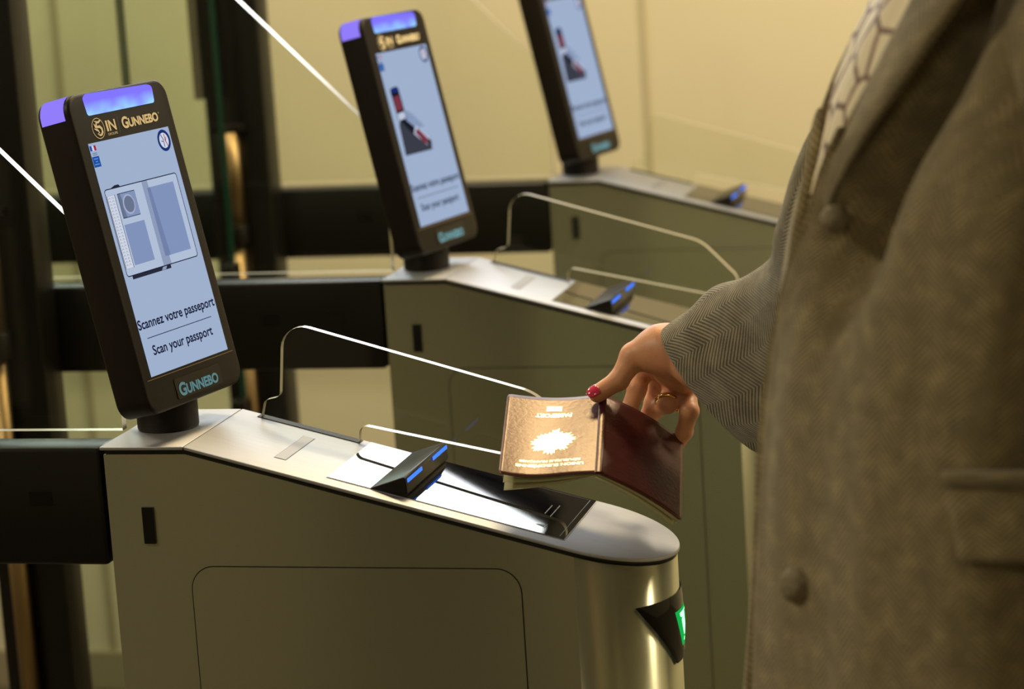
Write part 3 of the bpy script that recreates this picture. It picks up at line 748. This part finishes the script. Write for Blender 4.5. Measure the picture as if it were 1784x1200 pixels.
def body_sdf(G):
    D = None
    def add(d, k=.03):
        nonlocal D; D = d if D is None else smin(D, d, k)
    B3 = np.stack([FW, LT, UP])
    for z, fa, sb in ((.98, .09, .145), (1.10, .08, .115), (1.22, .075, .115), (1.32, .062, .110)): 
        x, y, a, b = tc(z); add(ellip(G, (x, y, z), (fa, sb, .13 if z < 1.3 else .09), B3), .03)
    add(cone(G, SHR-FW*.015, ELR, .036, .038)); add(cone(G, ELR, at(1330, 612, 2.31), .038, .032), .01)
    add(cone(G, SHL, ELL, .048, .038)); add(cone(G, ELL, WRL, .038, .026), .01)
    add(cone(G, WRL, WRL+FW*.02-UP*.08, .026, .022), .01)
    for i, l in enumerate((-.028, -.010, .009, .026)): add(cone(G, WRL+FW*.02-UP*.08+FW*l, WRL+FW*(.03+l*1.2)-UP*(.155-.006*abs(i-1)), .010, .008), .004)
    add(cone(G, WRL+FW*.03-UP*.04, WRL+FW*.06-UP*.10, .012, .009), .008)
    for s in (-1, 1):
        hp = bp(0, .09*s, .90, .93); kn = bp(.02, .10*s, .48, .93); an = bp(-.01, .10*s, .09, .93)
        add(cone(G, hp, kn, .085, .055), .04); add(cone(G, kn, an, .053, .034), .02); add(cone(G, an, an+FW*.13-UP*.05, .035, .028), .02)
    return head_parts(G, D)
BV, BF = from_sdf(body_sdf, (.42, -.78, .0), (1.16, .16, 1.72), .0115)
# finer head on its own grid replaces nothing: it overlaps the neck of the coarse mesh
def head_only(G): return head_parts(G, cone(G, bp(-.005, 0, 1.39), bp(.01, 0, 1.50), .056, .051))
hcn = bp(.035, 0, 1.565)
HDV, HDF = from_sdf(head_only, hcn-np.array([.16, .16, .21]), hcn+np.array([.16, .16, .16]), .0045)
M['skin'] = mat('skin', (.66, .31, .17), .45, Subsurface_Weight=.25, Subsurface_Scale=.006)
BS(M['skin']).inputs['Subsurface Radius'].default_value = (1, .35, .2)
_n = noise_mix(M['skin'], (.60, .28, .155), (.70, .345, .19), 45, 4)
_nv = N(M['skin'], 'ShaderNodeTexNoise'); _nv.inputs['Scale'].default_value = 420; _nv.inputs['Detail'].default_value = 3
_tc = N(M['skin'], 'ShaderNodeTexCoord'); L(M['skin'], _tc.outputs['Object'], _nv.inputs['Vector']); bump(M['skin'], _nv.outputs['Fac'], .25, .0006)
pers = empty('person', (.815, -.355, 0))
tag(pers, 'person in a brown-grey herringbone wool coat holding out a passport with the right hand', 'person')
V = np.concatenate([HV, BV, HDV]); F = [tuple(f) for f in HF]+[tuple(f+len(HV)) for f in BF]+[tuple(f+len(HV)+len(BV)) for f in HDF]
body = attach(mesh('body', V, F, None, M['skin'], True), pers)
def child(o, root=None): 
    root = root or pers
    if root is pers: return attach(o, pers)
    o.parent = root; o.matrix_parent_inverse = Matrix.Identity(4); return o      # root meshes carry world-scale coordinates
# thumb nail
nailc = TIP+0*PN; tdir = TIP-px3(hand['thumb'][2][0]); tdir /= np.linalg.norm(tdir)
nn = -FF-tdir*((-FF)@tdir); nn /= np.linalg.norm(nn); sd = np.cross(nn, tdir)
nn2 = nn*.80+(-RR*.52+UU*.30); nn2 -= tdir*(nn2@tdir); nn2 /= np.linalg.norm(nn2); sd = np.cross(nn2, tdir)
V = []; F = []
for j in range(9):
    for i in range(9):
        u_ = (i-4)/4; v_ = (j-4)/4; wq = 1-.25*max(0, v_)**2
        an = u_*.72*wq; rr = rT+.0007-.0018*max(0, v_)**2
        V.append(TIP+tdir*(.0035+.0060*v_*math.sqrt(1-.35*u_*u_))+rr*(math.cos(an)*nn2+math.sin(an)*sd))
for j in range(8):
    for i in range(8): a = j*9+i; F.append((a, a+1, a+10, a+9))
nail = child(mesh('thumbnail', V, F, None, mat('pink_nail_varnish', (.62, .035, .10), .12, Coat_Weight=.8), True)); tag(nail, 'glossy pink painted thumbnail')
sm = nail.modifiers.new('s', 'SOLIDIFY'); sm.thickness = .0006; sm.offset = 0
# ring on the ring finger
a_, b_ = px3(hand['ring'][1][0]), px3(hand['ring'][2][0]); ax_ = (b_-a_)/np.linalg.norm(b_-a_); rc_ = a_+(b_-a_)*.93
axr = ax_*.55-FF*.35-UU*.55; axr /= np.linalg.norm(axr)
e1 = np.cross(axr, UU); e1 /= np.linalg.norm(e1); e2 = np.cross(axr, e1)
pts = [rc_+.0102*(math.cos(2*PI*k/28)*e1+math.sin(2*PI*k/28)*e2) for k in range(28)]
rg = child(tube('finger_ring', pts, .0024, None, mat('gold', (.95, .60, .22), .18, 1.0), 10, True)); tag(rg, 'gold ring with open twisted ends')
k0 = min(range(28), key=lambda k: unproj(pts[k])[2]-unproj(pts[k])[1]*.001)
tube('ring_knot', [pts[k0]+e1*.002+UU*.002, pts[k0]-FF*.002, pts[(k0+2) % 28]-UU*.003-FF*.002, pts[(k0+3) % 28]-FF*.001], [.0014, .0024, .0026, .0012], None, rg.data.materials[0], 8)
kn_ = bpy.data.objects['ring_knot']; kn_.parent = rg; kn_.matrix_parent_inverse = Matrix.Identity(4)

# ------------------------------------------------------------------ clothing
def wool(name, c1, c2, sc, amp=5.0, bumpd=.0012, fine=1.0, band=.0155):
    """herringbone weave from the cloth's own UVs (metres)"""
    m = mat(name, c1, .92, 0, Sheen_Weight=.35, Sheen_Roughness=.5)
    uv = N(m, 'ShaderNodeUVMap'); uv.uv_map = 'cloth'; sx = N(m, 'ShaderNodeSeparateXYZ'); L(m, uv.outputs[0], sx.inputs[0])
    def mth(op, a, b=None):
        n = N(m, 'ShaderNodeMath', operation=op)
        for i, v in enumerate((a, b)):
            if v is None: continue
            if isinstance(v, (int, float)): n.inputs[i].default_value = v
            else: L(m, v, n.inputs[i])
        return n.outputs[0]
    tri = mth('PINGPONG', mth('MULTIPLY', sx.outputs['X'], 1.0), band)
    ph = mth('ADD', mth('MULTIPLY', sx.outputs['Y'], 2*PI*sc), mth('MULTIPLY', tri, 2*PI*sc*1.0))
    s_ = mth('MULTIPLY_ADD', mth('SINE', ph), .5); m.node_tree.nodes[-1].inputs[2].default_value = .5
    no = N(m, 'ShaderNodeTexNoise'); no.inputs['Scale'].default_value = 60; no.inputs['Detail'].default_value = 4; L(m, uv.outputs[0], no.inputs['Vector'])
    nf = N(m, 'ShaderNodeTexNoise'); nf.inputs['Scale'].default_value = 900; nf.inputs['Detail'].default_value = 2; L(m, uv.outputs[0], nf.inputs['Vector'])
    f = mth('ADD', mth('MULTIPLY', s_, fine), mth('MULTIPLY', mth('SUBTRACT', no.outputs['Fac'], .5), 1.3))
    f = mth('ADD', f, mth('MULTIPLY', mth('SUBTRACT', nf.outputs['Fac'], .5), .8))
    r = N(m, 'ShaderNodeValToRGB'); r.color_ramp.elements[0].color = (*c1, 1); r.color_ramp.elements[1].color = (*c2, 1); r.color_ramp.elements[0].position = .15; r.color_ramp.elements[1].position = .95
    L(m, f, r.inputs[0]); L(m, r.outputs[0], BS(m).inputs['Base Color']); bump(m, f, .8, bumpd); return m
M['wool'] = wool('brown_grey_wool', (.165, .132, .066), (.50, .405, .205), 210, fine=.5)
M['sleeve'] = wool('herringbone_wool', (.055, .046, .028), (.34, .30, .20), 200, fine=1.0, band=.026, bumpd=.0008)
def cloth(name, P, UV, parent, m, th=.004, closed=False, off=0, sub=1):
    """P[j][i] grid of points, UV same shape"""
    nj, ni = len(P), len(P[0]); V = [p for row in P for p in row]; F = []; U = []
    for j in range(nj-1):
        for i in range(ni if closed else ni-1):
            i2 = (i+1) % ni; F.append((j*ni+i, j*ni+i2, (j+1)*ni+i2, (j+1)*ni+i))
            u2 = UV[j][i2] if i2 > i else (UV[j][i][0]*2-UV[j][i-1][0], UV[j][i][1]); u3 = UV[j+1][i2] if i2 > i else (UV[j+1][i][0]*2-UV[j+1][i-1][0], UV[j+1][i][1])
            U += [UV[j][i], u2, u3, UV[j+1][i]]
    o = mesh(name, V, F, None, m, True); uvl = o.data.uv_layers.new(name='cloth')
    for k, u_ in enumerate(U): uvl.data[k].uv = u_
    if th:
        md = o.modifiers.new('thickness', 'SOLIDIFY'); md.thickness = th; md.offset = off
    if sub: md = o.modifiers.new('subd', 'SUBSURF'); md.levels = sub; md.render_levels = sub
    return child(o, parent)
def torso_pt(psi, z, grow=0):
    x, y, a, b = tc(z); c = math.cos(psi); s = math.sin(psi)
    return np.array([x, y, z])+FW*(a+grow)*c+LT*(b+grow)*s
def surf_d(px, py, grow=0):
    d = 1.35
    while d < 2.3:
        P = at(px, py, d); x, y, a, b = tc(P[2]); q = P-np.array([x, y, P[2]])
        if ((q@FW)/(a+grow))**2+((q@LT)/(b+grow))**2 < 1: return d
        d += .002
    return 1.85
def on_coat(px, py, lift, grow=0): 
    d = surf_d(px, py, grow); return at(px, py, d-lift)
Zs = [.46+.04*k for k in range(25)]
def fold(psi, z):   # soft vertical folds of the wool
    q = math.degrees(psi)
    return .004*math.sin(q*.11+1.2*z)+.0025*math.sin(q*.23+2+3*z)-.020*math.exp(-((q-63-6*(z-1.1))/7.)**2)*min(1, max(0, (z-.9)/.25))
inn = [(1655, -110), (1623, -55), (1593, 0), (1544, 87), (1516, 150), (1492, 205), (1462, 262), (1444, 318), (1436, 365)]
def line_psi(L_):
    R_ = []
    for x, y in L_:
        d = surf_d(x, y)
        if d > 2.2: continue
        P = at(x, y, d); cx, cy, a, b = tc(P[2]); q = P-np.array([cx, cy, P[2]]); R_.append((P[2], math.atan2((q@LT)/b, (q@FW)/a)))
    R_.sort(); return [r[0] for r in R_], [r[1] for r in R_]
LE = line_psi(inn+[(1418, 400), (1401, 450), (1378, 537), (1364, 607), (1355, 677), (1349, 730), (1345, 800), (1340, 950), (1335, 1200)])
DK = line_psi([(1700, 0), (1664, 70), (1618, 157), (1582, 224), (1535, 280), (1505, 350)])
psiL = lambda z: float(np.interp(z, *LE))
psiR = lambda z: math.radians(np.interp(z, [.4, 1.16, 1.22, 1.27, 1.31, 1.36, 1.42], [-12, -10, -4, -6, -20, -30, -36]))
def fold(psi, z):   # soft vertical folds of the wool, one deep one beside the lapel
    q = math.degrees(psi); g = math.degrees(float(np.interp(z, *DK)))
    return (.0035*math.sin(q*.11+1.2*z)+.002*math.sin(q*.23+2+3*z)
            -.060*math.exp(-((q-g)/(5+22*max(0, z-1.2)))**2)*min(1, max(0, (z-1.19)/.06))
            -.020*math.exp(-((q-82)/8.)**2)*min(1, max(0, (z-.95)/.2)))
P_, U_ = [], []
for z in Zs:
    a0, a1 = psiL(z), 2*PI+psiR(z); row = []; ur = []; n = 110; acc = 0; prev = None
    for i in range(n+1):
        ps = a0+(a1-a0)*(i/n)**1.35; lift = .004*math.exp(-((ps-a0)/.06)**2)
        p = torso_pt(ps, z, fold(ps, z)+lift+(-.006 if i > n-6 else 0)); 
        if prev is not None: acc += np.linalg.norm(p-prev)
        prev = p; row.append(p); ur.append((acc, z))
    P_.append(row); U_.append(ur)
coat = cloth('coat', P_, U_, None, M['wool'], .0055, sub=1)
# stitched front edges
def edge_strip(name, psf, grow, wd):
    Pq, Uq = [], []
    for z in [.46+.02*k for k in range(44)]:
        a = psf(z); row = []
        for k in range(7):
            an = 2*PI*k/6; row.append(torso_pt(a+.004, z, grow+.0048*math.cos(an))+(torso_pt(a+.01, z)-torso_pt(a, z))/np.linalg.norm(torso_pt(a+.01, z)-torso_pt(a, z))*wd*math.sin(an)+UP*0)
        Pq.append(row); Uq.append([(k*.003, z) for k in range(7)])
    return cloth(name, Pq, Uq, coat, M['wool'], 0, sub=1)
edge_strip('left_front_edge', psiL, .006, .0052)
edge_strip('right_front_edge', psiR, -.003, .0045)
# blouse with a looped chain print
M['blouse'] = mat('cream_chain_print', (.75, .66, .46), .6)
m_ = M['blouse']; tc_ = N(m_, 'ShaderNodeTexCoord'); vo = N(m_, 'ShaderNodeTexVoronoi'); vo.feature = 'DISTANCE_TO_EDGE'; vo.inputs['Scale'].default_value = 30
L(m_, tc_.outputs['Object'], vo.inputs['Vector']); rp = N(m_, 'ShaderNodeValToRGB'); rp.color_ramp.elements[0].position = .05; rp.color_ramp.elements[1].position = .085
rp.color_ramp.elements[0].color = (.16, .07, .02, 1); rp.color_ramp.elements[1].color = (.74, .64, .43, 1); L(m_, vo.outputs['Distance'], rp.inputs[0]); L(m_, rp.outputs[0], BS(m_).inputs['Base Color'])
P_, U_ = [], []
for z in [.86+.03*k for k in range(19)]+[1.43]:   # front of the blouse
    p0, p1 = math.radians(-125), psiL(z)+math.radians(3)
    P_.append([torso_pt(p0+(p1-p0)*i/30, z, -.007+.0015*math.sin(i*1.3+z*9)) for i in range(31)]); U_.append([(i*.02, z) for i in range(31)])
cloth('blouse', P_, U_, None, M['blouse'], .001, False, sub=0)
# lapel: a thick flap folded back from the opening, standing off the coat
out_ = [(1790, -130), (1727, -62), (1673, 0), (1612, 93), (1574, 148), (1537, 199), (1494, 266), (1463, 322), (1446, 368)]
P_, U_ = [], []
for (ia, ja), (ib, jb) in zip(inn, out_):
    row = []; ur = []
    di = surf_d(ia, ja)-.004; wpx = math.hypot(ib-ia, jb-ja)/110.
    for k in range(9):
        s = k/8; x, y = ia+(ib-ia)*s, ja+(jb-ja)*s
        row.append(at(x, y, di-.004-(.044*math.sin(s*PI*.55)*min(1, wpx)+.040*s*wpx))); ur.append((s*.05, ja*.0004))
    P_.append(row); U_.append(ur)
cloth('lapel', P_, U_, coat, M['wool'], .007, sub=2)
# collar stub running round the neck above the frame
P_, U_ = [], []
for k in range(13):
    an = math.radians(70+220*k/12); row = []
    for j in range(4): row.append(bp(0, 0, 1.385+.022*j)+(FW*math.cos(an)+LT*math.sin(an))*(.098-.008*j+.02*(j == 0)))
    P_.append(row); U_.append([(j*.03, k*.03) for j in range(4)])
cloth('collar', P_, U_, coat, M['wool'], .006, sub=1)
# buttons
def button(px, py, r):
    c0 = on_coat(px, py, .003); c1 = on_coat(px+14, py, .003); c2 = on_coat(px, py+14, .003); nr = np.cross(c2-c0, c1-c0); nr /= np.linalg.norm(nr)
    if nr@FF > 0: nr = -nr
    nr = nr*.75-FF*.25; nr /= np.linalg.norm(nr)
    e1 = np.cross(nr, UP); e1 /= np.linalg.norm(e1); e2 = np.cross(nr, e1)
    prof = [(0, .0100), (.35, .0098), (.62, .0088), (.84, .0062), (.97, .0025), (1.0, -.001), (.8, -.004)]
    V = []; F = []; n = 28
    for q, h in prof:
        for k in range(n): V.append(c0+nr*h+r*q*(math.cos(2*PI*k/n)*e1+math.sin(2*PI*k/n)*e2))
    for j in range(len(prof)-1):
        for k in range(n): F.append((j*n+k, j*n+(k+1) % n, (j+1)*n+(k+1) % n, (j+1)*n+k))
    o = mesh('coat_button', V, F, None, M['wbutton'], True)
    return child(o, coat)
M['wbutton'] = mat('wool_covered_button', (.20, .165, .10), .7); _n = noise_mix(M['wbutton'], (.15, .12, .07), (.25, .21, .13), 300)
bump(M['wbutton'], _n.outputs['Fac'], .4, .0006)
button(1389, 1018, .0128); button(1457, 382, .0098)
# pocket flap and its welt
def patch(name, quad, lift, th, ni=12, nj=8, m=None):
    (tl, tr, br, bl) = [np.array(q, float) for q in quad]; P_, U_ = [], []
    for j in range(nj+1):
        row = []; ur = []
        for i in range(ni+1):
            s, t = i/ni, j/nj; q = (tl*(1-s)+tr*s)*(1-t)+(bl*(1-s)+br*s)*t
            row.append(on_coat(q[0], q[1], lift(s, t) if callable(lift) else lift)); ur.append((s*.12, t*.06))
        P_.append(row); U_.append(ur)
    return cloth(name, P_, U_, coat, m or M['wool'], th, sub=1)
patch('pocket_flap', [(1648, 842), (1980, 846), (1985, 985), (1668, 980)], lambda s, t: .006+.009*t, .008)
patch('pocket_welt', [(1636, 822), (1980, 822), (1980, 846), (1642, 846)], lambda s, t: .007+.006*math.sin(PI*t), .006, nj=4)
# right sleeve: wide bell cuff, forearm, elbow, shoulder
rings = [((1245, 681, 2.365), (84.5, 106), .046), ((1285, 668, 2.335), (80, 128), .052), ((1328, 650, 2.305), (74, 146), .056), ((1390, 618, 2.26), (76, 140), .060), ((1445, 560, 2.19), (88, 118), .062),
         ((1490, 470, 2.13), (122, 76), .060), ((1545, 350, 2.11), (158, 50), .052), ((1612, 215, 2.08), (150, 45), .046), ((1690, 90, 2.03), (90, 60), .045), ((1760, 20, 1.99), (80, 60), .04)]
def catmull(pts, n):
    pts = [np.array(p, float) for p in pts]; out = []
    for i in range(len(pts)-1):
        p0, p1, p2, p3 = pts[max(i-1, 0)], pts[i], pts[i+1], pts[min(i+2, len(pts)-1)]
        for k in range(n):
            t = k/n; out.append(.5*((2*p1)+(-p0+p2)*t+(2*p0-5*p1+4*p2-p3)*t*t+(-p0+3*p1-3*p2+p3)*t**3))
    out.append(pts[-1]); return out
def sleeve_pts(rings, n=5, ni=48):
    R_ = catmull([(*c, *a, b) for c, a, b in rings], n); P_, U_ = [], []; acc = 0; prev = None
    for jj, q in enumerate(R_):
        c = at(q[0], q[1], q[2]); A1 = (q[3]*RR-q[4]*UU)*q[2]/FP; A2 = (-FF*.88-RR*.47)*q[5]
        if prev is not None: acc += np.linalg.norm(c-prev)
        prev = c; row = []; ur = []
        for i in range(ni):
            an = 2*PI*i/ni; wr = 1+.018*math.sin(3*an+jj*.5)*min(1, jj/8)+.012*math.sin(5*an-jj*.8)*min(1, jj/8)
            row.append(c+(A1*math.cos(an)+A2*math.sin(an))*wr); ur.append((i*.0100, acc))
        P_.append(row); U_.append(ur)
    return P_, U_
P_, U_ = sleeve_pts(rings)
slv = cloth('right_sleeve', P_, U_, coat, M['sleeve'], .0045, True, sub=1); tag(slv, 'wide herringbone sleeve with bell cuff')
# left sleeve hanging at her side
def limb_grid(pts, rad, ni=32, n=6):
    C_ = catmull([(*p, r) for p, r in zip(pts, rad)], n); P_, U_ = [], []; acc = 0
    for j, q in enumerate(C_):
        t = C_[min(j+1, len(C_)-1)][:3]-C_[max(j-1, 0)][:3]; t /= np.linalg.norm(t); e1 = np.cross(t, FW); e1 /= np.linalg.norm(e1); e2 = np.cross(t, e1)
        if j: acc += np.linalg.norm(q[:3]-C_[j-1][:3])
        P_.append([q[:3]+q[3]*(math.cos(2*PI*i/ni)*e1+math.sin(2*PI*i/ni)*e2)*(1+.02*math.sin(4*2*PI*i/ni+j*.6)) for i in range(ni)]); U_.append([(i*.012, acc) for i in range(ni)])
    return P_, U_
P_, U_ = limb_grid([bp(-.01, .09, 1.385), SHL, (SHL+ELL)/2, ELL, (ELL+WRL)/2, WRL+UP*.01], [.045, .070, .066, .062, .060, .062])
cloth('left_sleeve', P_, U_, coat, M['wool'], .0045, True, sub=1)
# trousers, shoes, hair, eyes (below or above the frame)
M['trouser'] = mat('dark_trouser_cloth', (.02, .02, .025), .8); M['shoe'] = mat('black_leather', (.012, .011, .010), .35); M['hair'] = mat('brown_hair', (.05, .025, .012), .45)
def tr_sdf(G):
    D = None
    for s in (-1, 1):
        hp = bp(0, .085*s, .95, .93); kn = bp(.02, .10*s, .48, .93); an = bp(-.01, .10*s, .11, .93)
        for d in (cone(G, hp, kn, .103, .075), cone(G, kn, an, .075, .062)): D = d if D is None else smin(D, d, .02)
    return D
V, F = from_sdf(tr_sdf, (.55, -.62, .0), (1.1, -.10, 1.08), .012); child(mesh('trousers', V, [tuple(f) for f in F], None, M['trouser'], True))
for s in (-1, 1):
    an = bp(-.01, .10*s, .045, .93)
    def shoe_sdf(G): return np.maximum(smin(smin(cone(G, an-FW*.02, an+FW*.17-UP*.008, .040, .034), cone(G, an-FW*.02, an+UP*.06, .042, .046), .02), cone(G, an-FW*.03-UP*.02, an+FW*.15-UP*.02, .038, .036), .01), -(G[..., 2]-.001))
    V, F = from_sdf(shoe_sdf, an-np.array([.24, .24, .06]), an+np.array([.16, .16, .13]), .006); child(mesh('shoe', V, [tuple(f) for f in F], None, M['shoe'], True))
def hair_sdf(G):
    c = hcn; B3 = np.stack([FW, LT, UP]); D = ellip(G, c+UP*.03-FW*.012, (.102, .083, .105), B3)
    D = smin(D, cone(G, c-FW*.06+UP*.0, c-FW*.085-UP*.14, .065, .045), .03)
    for s in (-1, 1): D = smin(D, cone(G, c+LT*.065*s-FW*.02+UP*.03, c+LT*.075*s-FW*.03-UP*.10, .028, .020), .02)
    fc = ellip(G, c+FW*.095-UP*.022, (.075, .064, .088), B3); return np.maximum(D, -fc)
V, F = from_sdf(hair_sdf, hcn-np.array([.2, .2, .24]), hcn+np.array([.2, .2, .17]), .006); child(mesh('hair', V, [tuple(f) for f in F], None, M['hair'], True))
for s in (-1, 1):
    c = hcn+FW*.0745+LT*.031*s+UP*.010; V = []; F = []
    for j in range(9):
        for i in range(16): a, b = PI*j/8, 2*PI*i/16; V.append(c+.0115*np.array([math.sin(a)*math.cos(b), math.sin(a)*math.sin(b), math.cos(a)]))
    for j in range(8):
        for i in range(16): F.append((j*16+i, j*16+(i+1) % 16, (j+1)*16+(i+1) % 16, (j+1)*16+i))
    ey = child(mesh('eye', V, F, None, mat('eye_white', (.6, .57, .50), .15), True))
    V = [c+FW*.0122]+[c+FW*.0108+.0054*(LT*math.cos(2*PI*k/20)+UP*math.sin(2*PI*k/20)) for k in range(20)]
    child(mesh('iris', V, [(0, 1+k, 1+(k+1) % 20) for k in range(20)], None, mat('brown_iris', (.04, .018, .008), .1), True), ey)
    lid = [hcn+FW*(.0840-.35*abs(k-4)*.001)+LT*s*(.0165+.0034*k)+UP*(.028+.0035*math.sin(PI*k/8)) for k in range(9)]
    child(tube('eyebrow', lid, [.0012, .0018, .0021, .0022, .0022, .0020, .0018, .0014, .0009], None, M['hair'], 8))
